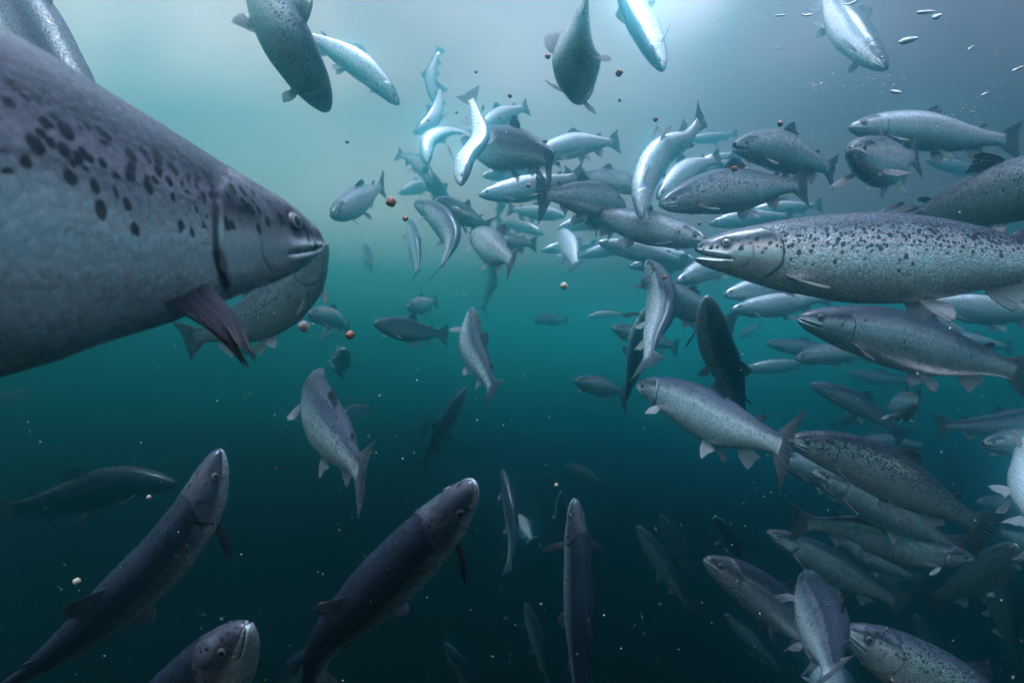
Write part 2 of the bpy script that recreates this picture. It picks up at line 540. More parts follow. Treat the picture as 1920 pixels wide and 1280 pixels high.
def link_mesh(name, verts, faces, mats, parent, uvs=None, attrs=None, midx=None, smooth=True):
    me = bpy.data.meshes.new(name)
    me.from_pydata(verts.tolist() if hasattr(verts, 'tolist') else verts, [], faces)
    for mt in mats:
        me.materials.append(mt)
    if uvs is not None:
        lay = me.uv_layers.new(name='UVMap')
        vi = np.empty(len(me.loops), np.int32)
        me.loops.foreach_get('vertex_index', vi)
        lay.data.foreach_set('uv', np.asarray(uvs, np.float32)[vi].ravel())
    for k, a in (attrs or {}).items():
        at_ = me.attributes.new(k, 'FLOAT', 'POINT')
        at_.data.foreach_set('value', np.asarray(a, np.float32))
    if midx is not None:
        me.polygons.foreach_set('material_index', np.asarray(midx, np.int32))
    if smooth:
        me.polygons.foreach_set('use_smooth', np.ones(len(me.polygons), bool))
    me.update()
    o = bpy.data.objects.new(name, me)
    C.objects.link(o)
    if parent is not None:
        o.parent = parent
        me.transform(__import__('mathutils').Matrix.Translation(-parent.location))
    return o


def body_mesh(sp, parent, nt_, nr, girth, mouth, opt):
    # rows: dense at the head
    x = np.linspace(0, 1, nt_)
    t = 0.9 * (0.35 * x + 0.65 * x ** 2.0)
    prof = cubic(PROF[:, 0], PROF[:, 1:], t)
    g = 1 + (girth - 1) * np.clip((t - 0.1) / 0.2, 0, 1)[:, None]
    prof = prof * g
    top, bot, wid = prof.T
    # ring angles: 0 = back; finer round the mouth line
    ph = np.linspace(0, 2 * PI, nr, endpoint=False)
    c, s = np.cos(ph), np.sin(ph)
    T = np.repeat(t, nr)
    Cc, Ss = np.tile(c, nt_), np.tile(s, nt_)
    Tp, Bt, Wd = np.repeat(top, nr), np.repeat(bot, nr), np.repeat(wid, nr)
    H = Cc.copy()
    y = np.where(Cc > 0, Tp * np.abs(Cc) ** 0.94, -Bt * np.abs(Cc) ** 0.94)
    z = Wd * np.sign(Ss) * np.abs(Ss) ** 0.90
    # gill cover: a plate that stands proud and drops at its rear edge
    e = T - gill_edge(H)
    sidem = np.clip(np.abs(Ss) * 1.4, 0, 1)
    plate = np.where(e < 0, np.clip(1 + e / 0.05, 0, 1), np.clip(1 - e / 0.004, 0, 1) * 0.0) * 0.055
    dip = np.where((e >= 0) & (e < 0.05), -(1 - e / 0.05) * 0.05, 0)
    z = z * (1 + (plate + dip) * sidem)
    # eye socket hollow
    eye_t, eye_y = 0.060, 0.0150
    de = np.sqrt(((T - eye_t) / 0.013) ** 2 + ((y - eye_y) / 0.011) ** 2)
    z = z * (1 - 0.10 * np.exp(-de ** 2))
    # mouth: the ring vertex jm runs along the mouth line
    tm = 0.074
    J = np.tile(np.arange(nr), nt_)
    jm = int(round(nr * 112 / 360))
    fold = np.minimum(J, nr - J)                      # 0 back ... nr/2 belly
    k = np.clip((tm - T) / tm, 0, 1)
    crease = (fold == jm) & (T < tm)
    a = math.radians(1.5 + 27 * mouth)
    low = fold > jm
    ang = np.where(low, a, -a * 0.25) * np.clip(k * 3, 0, 1)
    hx, hy = tm, -0.0195
    dx, dy = T - hx, y - hy
    Xn = hx + dx * np.cos(ang) - dy * np.sin(ang)
    Yn = hy + dx * np.sin(ang) + dy * np.cos(ang)
    Xn = np.where(crease, T + (tm - T) * min(1, 1.3 * mouth) * 0.9, Xn)
    Yn = np.where(crease, y + (hy - y) * min(1, 1.3 * mouth) * 0.9, Yn)
    z = np.where(crease, z * (0.86 - 0.45 * min(1, 1.4 * mouth)), z)
    dlip = np.abs(fold - jm) * 360.0 / nr
    lip = np.where(T < tm, np.exp(-((dlip - 9) / 6.0) ** 2) * np.clip(k * 4, 0, 1), 0)
    z = z * (1 + 0.10 * lip)
    q = np.stack([Xn, Yn, z], 1)
    mline = crease.astype(float)
    faces = []
    for i in range(nt_ - 1):
        b0, b1 = i * nr, (i + 1) * nr
        for j in range(nr):
            j2 = (j + 1) % nr
            faces.append((b0 + j, b0 + j2, b1 + j2, b1 + j))
    # throat: funnel into the mouth
    n0 = len(q)
    thr = np.array([0.068, -0.017, 0.0])
    inner = q[:nr] * 0.55 + thr * 0.45
    if mouth < 0.2:                                   # closed lips
        thr = np.array([-0.0032, -0.0010, 0.0])
        inner = q[:nr] * 0.62 + np.array([-0.0022, -0.0006, 0.0])
    q = np.vstack([q, inner, [thr], [[0.903, 0, 0]]])
    for j in range(nr):
        j2 = (j + 1) % nr
        faces.append((n0 + j, n0 + j2, j2, j))
    nb = len(faces)
    for j in range(nr):
        faces.append((n0 + nr, n0 + (j + 1) % nr, n0 + j))
    for j in range(nr):
        faces.append(((nt_ - 1) * nr + j, (nt_ - 1) * nr + (j + 1) % nr, n0 + nr + 1))
    midx = np.zeros(len(faces), int)
    if mouth >= 0.2:
        midx[nb - nr:nb + nr] = 1
    # uv: length, girth arc
    arc = np.abs(((ph + PI) % (2 * PI)) - PI)
    V = np.tile(arc, nt_) * (Tp + Bt) * 0.42
    V = V * np.where(Ss >= 0, 1, 1) + np.where(Ss >= 0, 0.0, 3.37)
    uv = np.stack([T, V], 1)
    uv = np.vstack([uv, uv[:nr], [[0, 0]], [[0.9, 0]]])
    Hh = np.r_[H, H[:nr], 0, 0]
    E = np.r_[e, e[:nr], -0.1, 0.7]
    ringv = np.tile(arc / PI, nt_)
    ringv = np.r_[ringv, ringv[:nr], 0, 0]
    ML = np.r_[mline, np.ones(nr) if mouth >= 0.2 else mline[:nr], 0 if mouth < 0.2 else 1, 0]
    LP = np.r_[lip, np.zeros(nr), 0, 0]
    ED = np.r_[np.sqrt((T - 0.060) ** 2 + (y - 0.0150) ** 2), np.ones(nr + 2)]
    o = link_mesh('body', sp.map(q), faces, [SKIN, MOUTH], parent, uv, {'height': Hh, 'gill': E, 'ring': ringv, 'mouthline': ML, 'lip': LP, 'eyed': ED}, midx)
    for kk, vv in opt.items():
        o[kk] = float(vv)
    return o


def fin_mesh(name, sp, parent, base0, base1, lead, trail, mid, mat, nrm=(0, 0, 1), n=14, m=6, cup=0.0, rag=0.06, thick=0.0016, seed=0, curve=0.12):
    """fin between two base points; lead / mid / trail are the outward tip positions (fish space)"""
    rs = np.random.RandomState(seed)
    base0, base1, lead, trail, mid = (np.array(v, float) for v in (base0, base1, lead, trail, mid))
    nrm = np.array(nrm, float)
    nrm /= np.linalg.norm(nrm)
    i = np.linspace(0, 1, n)
    B = base0 + (base1 - base0) * i[:, None]
    w0 = (1 - i) * (1 - 2 * i) ** 1 * 1.0
    # quadratic through lead, mid, trail
    l0 = 2 * (i - 0.5) * (i - 1)
    l1 = -4 * i * (i - 1)
    l2 = 2 * i * (i - 0.5)
    Tt = lead * l0[:, None] + mid * l1[:, None] + trail * l2[:, None]
    r = 1 - rag * rs.rand(n)
    r[rs.rand(n) < rag * 2.0] -= rag * 1.6
    r = np.convolve(np.r_[r[0], r, r[-1]], [0.2, 0.6, 0.2], 'valid')
    Tt = B + (Tt - B) * r[:, None]
    span = np.linalg.norm(lead - base0)
    fwd = base0 - base1
    fwd = fwd / (np.linalg.norm(fwd) + 1e-9)
    V, uv = [], []
    for side in (1, -1):
        for jj in range(m + 1):
            f = jj / m
            P = B + (Tt - B) * f
            P = P + fwd * (curve * span * math.sin(PI * f) * (1 - i * 0.6))[:, None]
            P = P + nrm * (cup * span * f * f)
            wave = 0.02 * span * np.sin(i * 9 + seed) * f * f
            P = P + nrm * wave[:, None]
            cor = 0.65 + 0.35 * np.cos(np.arange(n) * PI)
            edge = 1 - 0.85 * np.abs(2 * i - 1) ** 6
            th = thick * (1 - 0.85 * f) * cor * edge + 0.00012
            P = P + nrm * (side * th)[:, None]
            V.append(P)
            uv.append(np.stack([i, np.full(n, f)], 1))
    V = np.vstack(V)
    uv = np.vstack(uv)
    F = []
    o2 = (m + 1) * n
    for jj in range(m):
        for a in range(n - 1):
            p = jj * n + a
            F.append((p, p + 1, p + n + 1, p + n))
            F.append((o2 + p, o2 + p + n, o2 + p + n + 1, o2 + p + 1))
    for jj in range(m):
        for a in (0, n - 1):
            p = jj * n + a
            f4 = (p, p + n, o2 + p + n, o2 + p)
            F.append(f4 if a == 0 else f4[::-1])
    for a in range(n - 1):
        p = m * n + a
        F.append((p, p + 1, o2 + p + 1, o2 + p))
    return link_mesh(name, sp.map(V), F, [mat], parent, uv)


def eye_mesh(sp, parent, sgn, r, nr=20):
    et, ey = 0.060, 0.0150
    top, bot, wid = cubic(PROF[:, 0], PROF[:, 1:], np.array([et]))[0]
    z = wid * (1 - (ey / top) ** 2) ** 0.5 * 1.0
    ax = np.array([-0.28, 0.22, 1.0])
    ax /= np.linalg.norm(ax)
    e1 = np.cross([0, 1, 0], ax)
    e1 /= np.linalg.norm(e1)
    e2 = np.cross(ax, e1)
    rr = [1.0, 1.02, 0.90, 0.84, 0.76, 0.60, 0.54, 0.30]
    hh = [-0.45, -0.02, 0.10, 0.15, 0.17, 0.22, 0.25, 0.29]
    V = []
    for a, b in zip(rr, hh):
        for k in range(nr):
            th = 2 * PI * k / nr
            V.append(np.array([et, ey, z]) + e1 * (r * a * math.cos(th)) + e2 * (r * a * math.sin(th) * 0.96) + ax * (r * b))
    V.append(np.array([et, ey, z]) + ax * r * 0.31)
    V = np.array(V)
    V[:, 2] *= sgn
    F, mi = [], []
    for i in range(len(rr) - 1):
        for k in range(nr):
            k2 = (k + 1) % nr
            F.append((i * nr + k, i * nr + k2, (i + 1) * nr + k2, (i + 1) * nr + k))
            mi.append((0, 0, 0, 0, 1, 2, 2)[i])
    for k in range(nr):
        F.append(((len(rr) - 1) * nr + k, (len(rr) - 1) * nr + (k + 1) % nr, len(V) - 1))
        mi.append(2)
    if sgn < 0:
        F = [f[::-1] for f in F]
    return link_mesh('eye', sp.map(V), F, [EYERIM, IRIS, PUPIL], parent, None, None, mi)


UPS = {'u': (0, 0, 1), 'd': (0, 0, -1), 'c': (0, -1, 0), 'a': (0, 1, 0), 'r': (1, 0, 0), 'l': (-1, 0, 0)}


def vec(u):
    """'uc' -> up and towards the camera, or a tuple (right, up, towards the camera)"""
    if isinstance(u, str):
        v = np.zeros(3)
        for ch in u:
            v += np.array(UPS[ch], float)
        return v
    return np.array([u[0], -u[2], u[1]], float)


COUNT = [0]


def salmon(label, px, up='u', w=40, L=0.70, det=1.0, green=0.0, pts3=None, pdn=1.0, plen=1.0, ptips=None, lod=None, girth=1.0, mouth=0.0, tone=0.5, spots=0.6, pec=0.45, pel=0.4, dors=1.0,
           sag=0.0, dep=None, up2=None, group=None, tail='t', fins='p', tailh=1.0, kind='salmon'):
    COUNT[0] += 1
    if lod is None:
        lod = 2 if abs(w) >= 60 else (1 if abs(w) >= 32 else 0)
    sd = COUNT[0]
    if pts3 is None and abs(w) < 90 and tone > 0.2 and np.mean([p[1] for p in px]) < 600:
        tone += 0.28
    rs = random.Random(sd * 7 + 1)
    if pts3 is not None:
        P3 = np.array(pts3, float)
        s3 = np.r_[0, np.cumsum(np.linalg.norm(np.diff(P3, axis=0), axis=1))]
        sp = Spine(cubic(s3, P3, np.linspace(0, min(L, s3[-1]), 81)), vec(up), L, vec(up2) if up2 is not None else None)
        print('spine', s3[-1], L)
    else:
        sp = solve_spine(px, vec(up), L, w, sag, dep, vec(up2) if up2 is not None else None, girth)
    girth *= rs.uniform(0.94, 1.05)
    dors *= rs.uniform(0.8, 1.1)
    tailh *= rs.uniform(0.9, 1.08)
    root = bpy.data.objects.new('salmon', None)
    root.empty_display_size = 0.1
    root.location = tuple(sp.map(np.array([[0.4, 0, 0]]))[0])
    C.objects.link(root)
    root['label'] = label
    root['category'] = 'fish'
    root['group'] = group or 'salmon shoaling in the pen'
    nt_, nr = {3: (190, 96), 2: (96, 48), 1: (56, 32), 0: (34, 20)}[lod]
    nf, mf = {3: (43, 14), 2: (29, 9), 1: (18, 6), 0: (11, 4)}[lod]
    detail = det * min(1.0, max(0.0, (abs(w) / 0.2 / 185 - 1.2) / 2.0))
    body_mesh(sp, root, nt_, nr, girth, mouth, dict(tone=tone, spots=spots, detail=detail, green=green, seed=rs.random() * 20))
    for s in (1, -1):
        eye_mesh(sp, root, s, 0.0108, 28 if lod == 3 else (16 if lod else 10))
    g = girth
    fp = {'p': FIN_PALE, 'm': FIN_MIX, 'd': FIN_DARK}
    pm = fp[fins]
    # tail fin
    th = 0.114 * tailh
    cup = rs.uniform(-0.08, 0.08)
    fin_mesh('tail_fin', sp, root, (0.866, 0.038, 0), (0.866, -0.038, 0), (1.0, th, 0), (1.0, -th, 0), (0.985, 0, 0),
             FIN_TAIL if tail == 't' else FIN_DARK, n=nf + 8, m=mf, cup=cup, rag=0.07, thick=0.0024, seed=sd, curve=0.0)
    # dorsal fin
    yt = 0.0925 * g
    fin_mesh('dorsal_fin', sp, root, (0.420, yt - 0.004, 0), (0.530, yt * 0.92 - 0.004, 0),
             (0.500, yt + 0.062 * dors, 0), (0.565, yt * 0.92 + 0.012 * dors, 0), (0.535, yt + 0.036 * dors, 0),
             FIN_DARK, n=nf, m=mf, cup=rs.uniform(-0.25, 0.25), rag=0.13, thick=0.0016, seed=sd + 1)
    fin_mesh('adipose_fin', sp, root, (0.728, 0.050, 0), (0.758, 0.044, 0), (0.768, 0.076, 0), (0.785, 0.062, 0), (0.785, 0.074, 0),
             FIN_DARK, n=max(7, nf // 3), m=4, rag=0.01, thick=0.002, seed=sd + 2)
    fin_mesh('anal_fin', sp, root, (0.672, -0.068, 0), (0.762, -0.046, 0), (0.745, -0.128, 0), (0.790, -0.066, 0), (0.765, -0.092, 0),
             pm if fins != 'd' else FIN_DARK, n=nf, m=mf, cup=rs.uniform(-0.15, 0.15), rag=0.06, thick=0.0018, seed=sd + 3)
    for s in (1, -1):
        # pelvic pair
        o_ = pel + rs.uniform(-0.1, 0.1)
        fin_mesh('pelvic_fin', sp, root, (0.500, -0.096 * g, 0.020 * s), (0.530, -0.094 * g, 0.012 * s),
                 (0.560, -0.096 * g - 0.062, (0.02 + 0.07 * o_) * s), (0.585, -0.094 * g - 0.016, (0.012 + 0.02 * o_) * s),
                 (0.582, -0.096 * g - 0.036, (0.02 + 0.05 * o_) * s), fp['m'] if fins == 'd' else pm, nrm=(0.1, 0.3, s), n=nf, m=mf, rag=0.08, thick=0.0013, seed=sd + 4)
        # pectoral pair
        p_ = min(1, max(0, pec + rs.uniform(-0.12, 0.12)))
        out = (0.02 + 0.085 * p_) * plen
        dn = 0.050 * (1 - 0.35 * p_) * pdn
        bk = 0.078 * (1 - 0.45 * p_) * plen
        b0 = np.array((0.188, -0.052, 0.040 * s))
        if ptips is not None and np.dot(sp.S[15] * s, -sp.p[15]) < 0:
            p_, out, dn, bk = 0.0, 0.02, 0.02, 0.07
        elif ptips is not None:
            b1 = b0 + (ptips[0], -0.008, -0.004 * s)
            q_ = [np.array(v) * (1, 1, s) for v in ptips[1:]]
            fin_mesh('pectoral_fin', sp, root, b0, b1, b0 + q_[0], b1 + q_[2], (b0 + b1) / 2 + q_[1],
                     FIN_BLACK, nrm=(0.2, 0.3, 1.0 * s), n=nf, m=mf, rag=0.17, thick=0.0025, seed=sd + 5, cup=0.15)
            continue
        fin_mesh('pectoral_fin', sp, root, b0, b0 + (0.032, -0.012, 0.0),
                 b0 + (bk, -dn, out * s), b0 + (bk * 0.55 + 0.02, -dn * 0.55 - 0.01, out * 0.30 * s), b0 + (bk + 0.012, -dn * 1.05, out * 0.72 * s),
                 pm, nrm=(0.35, 0.9, 0.5 * s), n=nf, m=mf, rag=0.08, thick=0.0014, seed=sd + 5, cup=rs.uniform(-0.1, 0.15))
    return root

# ---------------------------------------------------------------- the shoal
# label; snout ... tail in the photograph; where the back points (right, up, towards the camera); apparent depth of body
PALE, FAR = 'pale salmon in the thick of the shoal', 'dim far salmon fading into the water'
# --- large near fish
salmon('giant spotted salmon with dark purple back filling the left edge', [(0, 0), (1, 1)], 'u', w=600,
       pts3=[at(597, 455, .615), (-.279, .47, .097), (-.325, .285, .084), (-.37, .10, .07), (-.40, -.15, .055), (-.42, -.45, .04)], L=0.90, lod=3, spots=1.9, fins='d', ptips=(.066, (-.024, -.080, .03), (-.045, -.088, .035), (-.078, -.064, .03)), tone=.06, det=.5, girth=1.22)
salmon('large spotted salmon with open mouth at the right, side on', [(1304, 470), (1560, 478), (1800, 480), (2110, 500)], (0, 1, 0), w=152,
       L=0.80, lod=3, mouth=0.36, spots=1.6, pec=.25, fins='p', dors=.75, tone=.5)
salmon('spotless silvery salmon swimming left just below the open-mouthed one', [(1498, 596), (1640, 622), (1780, 660), (1945, 705)], (.1, 1, .1), w=104,
       lod=3, spots=.25, pec=.3, fins='p', mouth=.12)
salmon('densely spotted greenish salmon slanting down right, head behind a tail fin', [(1478, 822), (1600, 855), (1740, 930), (1868, 1002)], (.3, 1, .15), w=94, tailh=1.15, green=.6,
       lod=3, spots=2.2, tone=.6)
salmon('silver salmon turning away, its dark forked tail spread at lower right', [(1196, 722), (1240, 735), (1370, 795), (1497, 846)], (.25, 1, .35), w=-94, up2=(.30, 1, -.02), tailh=1.2,
       lod=3, spots=.35, pec=.9, tone=.6)
salmon('big dark salmon rising from the bottom left corner', [(412, 844), (372, 950), (220, 1130), (30, 1275), (-60, 1330)], (-.30, .22, .92), w=122,
       lod=3, spots=.8, tone=-.02, fins='d', pec=.6)
salmon('dark salmon rising at lower centre-left, tail on the bottom edge', [(886, 905), (820, 985), (700, 1115), (606, 1215), (578, 1335)], (-.42, .28, .85), w=126,
       lod=3, spots=.5, tone=.05, fins='d', pec=.6)
salmon('slim salmon seen from above rising from the bottom centre edge', [(1078, 936), (1084, 1050), (1086, 1200), (1088, 1390)], (.22, 0, 1), w=60,
       lod=3, spots=.5, tone=.15, fins='m', pec=.9)
salmon('head of a salmon poking up from the bottom edge, white jaw', [(458, 1174), (415, 1235), (320, 1345), (170, 1470)], (-.85, .30, .25), w=165,
       lod=3, spots=.3, mouth=.1, tone=-.1, pec=0, fins='d')
salmon('spotted salmon with bright lips behind the giant, pointing up right', [(606, 450), (565, 530), (470, 598), (335, 640)], (-.75, .7, .0), w=92,
       lod=3, spots=.9, mouth=.3, tone=.62)
salmon('plump grey salmon swimming away at left centre, ragged tail down right', [(603, 694), (592, 722), (602, 775), (648, 838), (684, 902)], (.45, .75, .65), w=-84,
       lod=2, spots=.7, tone=.5, girth=1.05)
salmon('dark slender salmon hanging upright right of centre', [(1326, 556), (1343, 640), (1374, 720), (1398, 800)], (.45, .1, .9), w=64,
       lod=3, spots=.9, tone=.2, fins='m', pec=.9)
salmon('grey salmon curling away at lower right, dorsal fin pointing up', [(1512, 1072), (1522, 1110), (1553, 1190), (1562, 1275)], (.35, .75, .6), w=-92, L=.5,
       lod=2, spots=.6, tone=-.15, pec=.6, fins='m')
salmon('yellow-green spotted flank cut off by the bottom right edge', [(1582, 1178), (1690, 1236), (1840, 1330), (2010, 1430)], (.45, 1, .15), w=122,
       lod=3, spots=1.1, tone=.8, green=1.0)
salmon('big salmon at the right edge with ragged dorsal fin, behind the open-mouthed one', [(2090, 300), (1960, 338), (1800, 382), (1640, 440)], (-.25, 1, .1), w=112,
       lod=2, spots=.5, tone=.85)
salmon('out of focus white salmon cut by the right edge', [(1944, 812), (1952, 860), (1964, 950), (1987, 1040)], (1, .3, -.3), w=-84,
       lod=2, spots=0, tone=.55, pec=.9)
salmon('blurred salmon in the top left corner behind the giant', [(190, 262), (84, 112), (-2, -40), (-80, -200)], (.75, .5, .2), w=140,
       lod=2, spots=.3, tone=.1)
# --- top of the picture
salmon('grey salmon diving from the top edge, left of the middle', [(612, 206), (440, -150)], (.85, .25, .2), w=-100,
       pts3=[at(614, 208, 1.62), at(594, 172, 1.56), at(556, 105, 1.47), at(492, -30, 1.42), at(450, -160, 1.42)],
       lod=2, spots=.9, pec=.8, tone=.95)
salmon('faint pale salmon behind the diving one at the top', [(748, 196), (690, 132), (610, 82), (545, 55)], (.6, .75, 0), w=48, spots=.4, tone=.8)
salmon('white salmon diving nose down at top centre, tail on the edge', [(1092, 180), (1102, -20)], (.1, .5, .9), w=-58, L=.68,
       pts3=[at(1092, 180, 1.76), at(1091, 158, 1.67), at(1084, 105, 1.57), at(1090, 35, 1.50), at(1108, -60, 1.46)], lod=2,
       spots=.1, tone=1.5, pec=1.0)
salmon('white-bellied salmon diving from the top beside the sun glow', [(1243, 133), (1215, 70), (1172, -10), (1135, -70)], (-.85, -.3, .15), w=56, lod=2,
       spots=.2, tone=.25, pec=.8)
salmon('pale salmon diving at the top right among white flakes', [(1661, 130), (1612, 80), (1566, 10), (1536, -50)], (.75, .55, .25), w=62,
       lod=2, spots=.3, tone=-.1, pec=.8)
salmon('pale upright salmon left of the shoal, tail above, upper of two', [(814, 195), (807, 140), (828, 88)], (-1, 0, .1), w=24, spots=.1, tone=.55)
salmon('pale salmon nosing down left, below the upright one', [(776, 251), (810, 222), (828, 158)], (-.6, .6, .3), w=31, spots=.1, tone=.55)
# --- shoal, left half
salmon('white salmon bent like a hook at the left of the shoal', [(801, 308), (804, 265), (838, 247), (890, 252)], (.6, -.7, .2), w=30, lod=1, spots=.1,
       tone=.6, pec=.7)
salmon('salmon curved like an S in front of the big dark body, tail up', [(864, 347), (872, 300), (902, 258), (893, 215), (877, 170)], (.75, -.1, .35), w=40, L=.50, girth=.80,
       lod=2, spots=.2, tone=.5, pec=1.0)
salmon('big dark-flanked salmon in the middle of the shoal, dorsal fin raised', [(866, 262), (930, 274), (1003, 285), (1034, 303), (1020, 318)], (.1, 1, .1), w=-86,
       lod=2, spots=.5, tone=-.1, girth=1.32)
salmon('faint salmon behind the dark-flanked one, tail raised to the right', [(890, 252), (945, 214), (994, 200)], 'u', w=36, spots=.1, tone=.9)
salmon('pale salmon facing left just right of the dark-flanked one', [(1000, 292), (1080, 270), (1164, 266)], 'u', w=46, spots=.1, tone=.95)
salmon('dim salmon with pale tail at the far left of the shoal', [(812, 345), (782, 302), (742, 288)], (.2, 1, 0), w=30, spots=.2, tone=.4)
salmon('plump pale salmon beside the largest brown pellet', [(622, 402), (655, 384), (698, 360), (724, 344)], (.1, 1, .1), w=58, lod=2, spots=.2, tone=.75)
salmon('very faint pale salmon under the hooked one', [(748, 362), (780, 350), (822, 345)], 'u', w=24, spots=0, tone=1.1)
salmon('faint salmon slanting down behind the shoal, pale patch on its side', [(793, 312), (822, 355), (856, 398)], (.8, .4, 0), w=30, spots=0, tone=1.0)
salmon('grey salmon slanting down right with raised dorsal fin, left of the shoal', [(820, 374), (862, 398), (922, 427)], (.4, .9, .1), w=44, spots=.2, tone=.55)
salmon('dark bowed salmon with its thin tail hanging down', [(777, 380), (822, 405), (849, 448), (836, 485), (818, 512)], (.6, .5, .55), w=-46, spots=.2, tone=.3)
salmon('slim salmon hanging head up under a small pellet', [(768, 412), (777, 455), (782, 485), (781, 522)], (.5, 0, .8), w=-24, spots=.2, tone=.5)
salmon('tiny dark salmon heading away at left centre', [(682, 460), (690, 480), (698, 504)], (.3, .5, .8), w=-24, spots=.1, tone=.3)
salmon('stout salmon swimming away, dark tail and white fins below', [(884, 440), (908, 450), (940, 474), (966, 492)], (.35, .9, .3), w=-66, lod=2,
       spots=.4, tone=.6)
salmon('salmon with a forked tail just behind the stout one', [(890, 438), (945, 450), (1008, 458)], (0, 1, .2), w=38, spots=.2, tone=.45)
salmon('faint small salmon with white forked tail above the stout one', [(960, 335), (945, 375), (930, 415)], (.9, .2, 0), w=22, spots=0, tone=1.0)
salmon('white-sided salmon with rough greenish head, facing left mid shoal', [(898, 366), (980, 353), (1098, 328)], (0, 1, 0), w=46, lod=2, spots=.1, tone=1.05)
salmon('salmon showing its broad striped tail at the left, mid shoal', [(1172, 388), (1142, 376), (1085, 368), (1008, 364)], (0, 1, .1), w=-62, lod=2,
       spots=.6, tone=.25, tailh=1.45)
salmon('salmon bending down under the striped tail, white pectoral fin', [(1082, 402), (1102, 398), (1130, 412), (1152, 442)], (.5, .8, .2), w=46, spots=.2, tone=.7, pec=.9)
salmon('grey salmon behind the striped tail, facing right', [(1212, 352), (1140, 337), (1055, 332)], 'u', w=46, spots=.1, tone=.4)
salmon('bright white salmon bent in an arc, tail raised high', [(1203, 410), (1206, 350), (1240, 290), (1290, 258), (1322, 210)], (.6, -.3, -.6), w=56, lod=2,
       spots=.1, tone=1.6, pec=.2)
salmon('pale salmon behind the white arc, tail pointing up right', [(1232, 372), (1290, 318), (1354, 296)], (-.2, 1, 0), w=46, spots=.1, tone=1.0)
# --- shoal, right half
salmon('spotted grey salmon facing left with tall tail, above the open-mouthed one', [(1237, 383), (1330, 360), (1430, 350), (1522, 346)], (0, 1, .05), w=78, lod=3,
       spots=1.5, tone=.35)
salmon('broad salmon facing right, nose hidden behind the open mouth', [(1325, 452), (1240, 430), (1155, 410), (1080, 392)], (.15, 1, .05), w=66, lod=2,
       spots=.4, tone=.5)
salmon('bright-backed pale salmon facing left under the broad one', [(1122, 454), (1190, 468), (1290, 492)], (.2, 1, 0), w=38, spots=.1, tone=1.2)
salmon('faint pale salmon head left of the bending one', [(1046, 428), (1090, 416), (1160, 402)], 'u', w=30, spots=0, tone=1.0)
salmon('faint pale salmon hanging down with white pelvic fins, centre', [(1052, 430), (1068, 462), (1080, 502)], (.6, .2, .7), w=-34, spots=0, tone=1.1)
salmon('very faint salmon pointing left below the shoal', [(1085, 482), (1140, 466), (1215, 450)], 'u', w=25, spots=0, tone=1.0)
salmon('faint salmon facing right below the broad one', [(1302, 486), (1240, 476), (1170, 462)], 'u', w=32, spots=0, tone=1.0)
salmon('bright pale salmon tucked under the open mouth', [(1269, 528), (1325, 503), (1410, 475)], (-.1, 1, 0), w=46, spots=.1, tone=1.1)
salmon('brightest white salmon under the belly of the open-mouthed one', [(1356, 553), (1420, 540), (1530, 515)], (-.1, 1, 0), w=44, lod=1, spots=.2, tone=1.2)
salmon('pale salmon low under the belly of the open-mouthed one', [(1371, 580), (1445, 572), (1560, 556)], 'u', w=46, lod=1, spots=.3, tone=.95)
salmon('salmon behind the two upright ones, white pelvic fins showing', [(1205, 522), (1280, 566), (1380, 610)], (.2, 1, .1), w=60, spots=.5, tone=.6)
salmon('grey salmon standing head up with a pellet on its back', [(1214, 488), (1238, 540), (1240, 590), (1222, 640), (1212, 695)], (.4, .2, .8), w=-56, lod=2,
       spots=.5, tone=.35, pec=.9)
salmon('long dark salmon hanging behind the pellet-carrying one', [(1234, 560), (1204, 620), (1188, 690), (1166, 768)], (.1, .2, 1), w=40, lod=2, spots=.3, tone=.1,
       fins='m', pec=.9)
salmon('salmon with clear forked tail behind the two upright ones', [(1147, 614), (1200, 630), (1274, 652)], (0, 1, .1), w=38, spots=.3, tone=.7)
salmon('pale salmon facing left beside the long dark one', [(1078, 714), (1120, 722), (1176, 736)], (.1, 1, 0), w=38, spots=.2, tone=.8)
salmon('grey salmon above right with small raised dorsal fin, mouth open', [(1376, 273), (1450, 278), (1525, 304), (1572, 324)], (.1, 1, .1), w=70, lod=2, spots=.7,
       tone=.55, mouth=.45)
salmon('salmon facing the camera with spread pectoral fins', [(1596, 280), (1606, 287), (1655, 302), (1726, 290)], (0, 1, 0), w=92, lod=3, spots=.3, tone=.6, pec=1.0,
       mouth=.05, girth=1.0)
salmon('long salmon facing left behind the camera-facing one', [(1592, 239), (1700, 240), (1815, 256), (1916, 264)], (0, 1, .05), w=72, lod=2, spots=.1, tone=.7)
salmon('pale belly of a salmon at the right edge under the big one', [(1728, 566), (1830, 578), (1990, 588)], (0, 1, 0), w=54, spots=.1, tone=1.1)
salmon('bright strip of a salmon behind the spotless silvery one', [(1690, 596), (1770, 612), (1842, 644)], (.2, 1, 0), w=34, spots=.1, tone=1.1)
salmon('dim salmon with pale cheek left of the spotless silvery one', [(1436, 643), (1500, 650), (1580, 655)], 'u', w=32, spots=.1, tone=.6)
salmon('pale greenish salmon facing left under the spotless silvery head', [(1492, 673), (1550, 662), (1632, 668)], (0, 1, 0), w=40, spots=.1, tone=.85)
salmon('faint pale salmon nose to the dark upright one', [(1393, 692), (1450, 686), (1530, 676)], 'u', w=27, spots=0, tone=1.0)
salmon('dark salmon slanting down right below the spotless silvery one', [(1520, 720), (1590, 746), (1655, 785), (1700, 822)], (.35, 1, .1), w=42, spots=.2, tone=.15)
salmon('grey salmon swimming away with large upturned tail at right', [(1672, 768), (1688, 762), (1706, 756), (1726, 748)], (.1, 1, 0), w=-56, spots=.1, tone=.5, tailh=1.1)
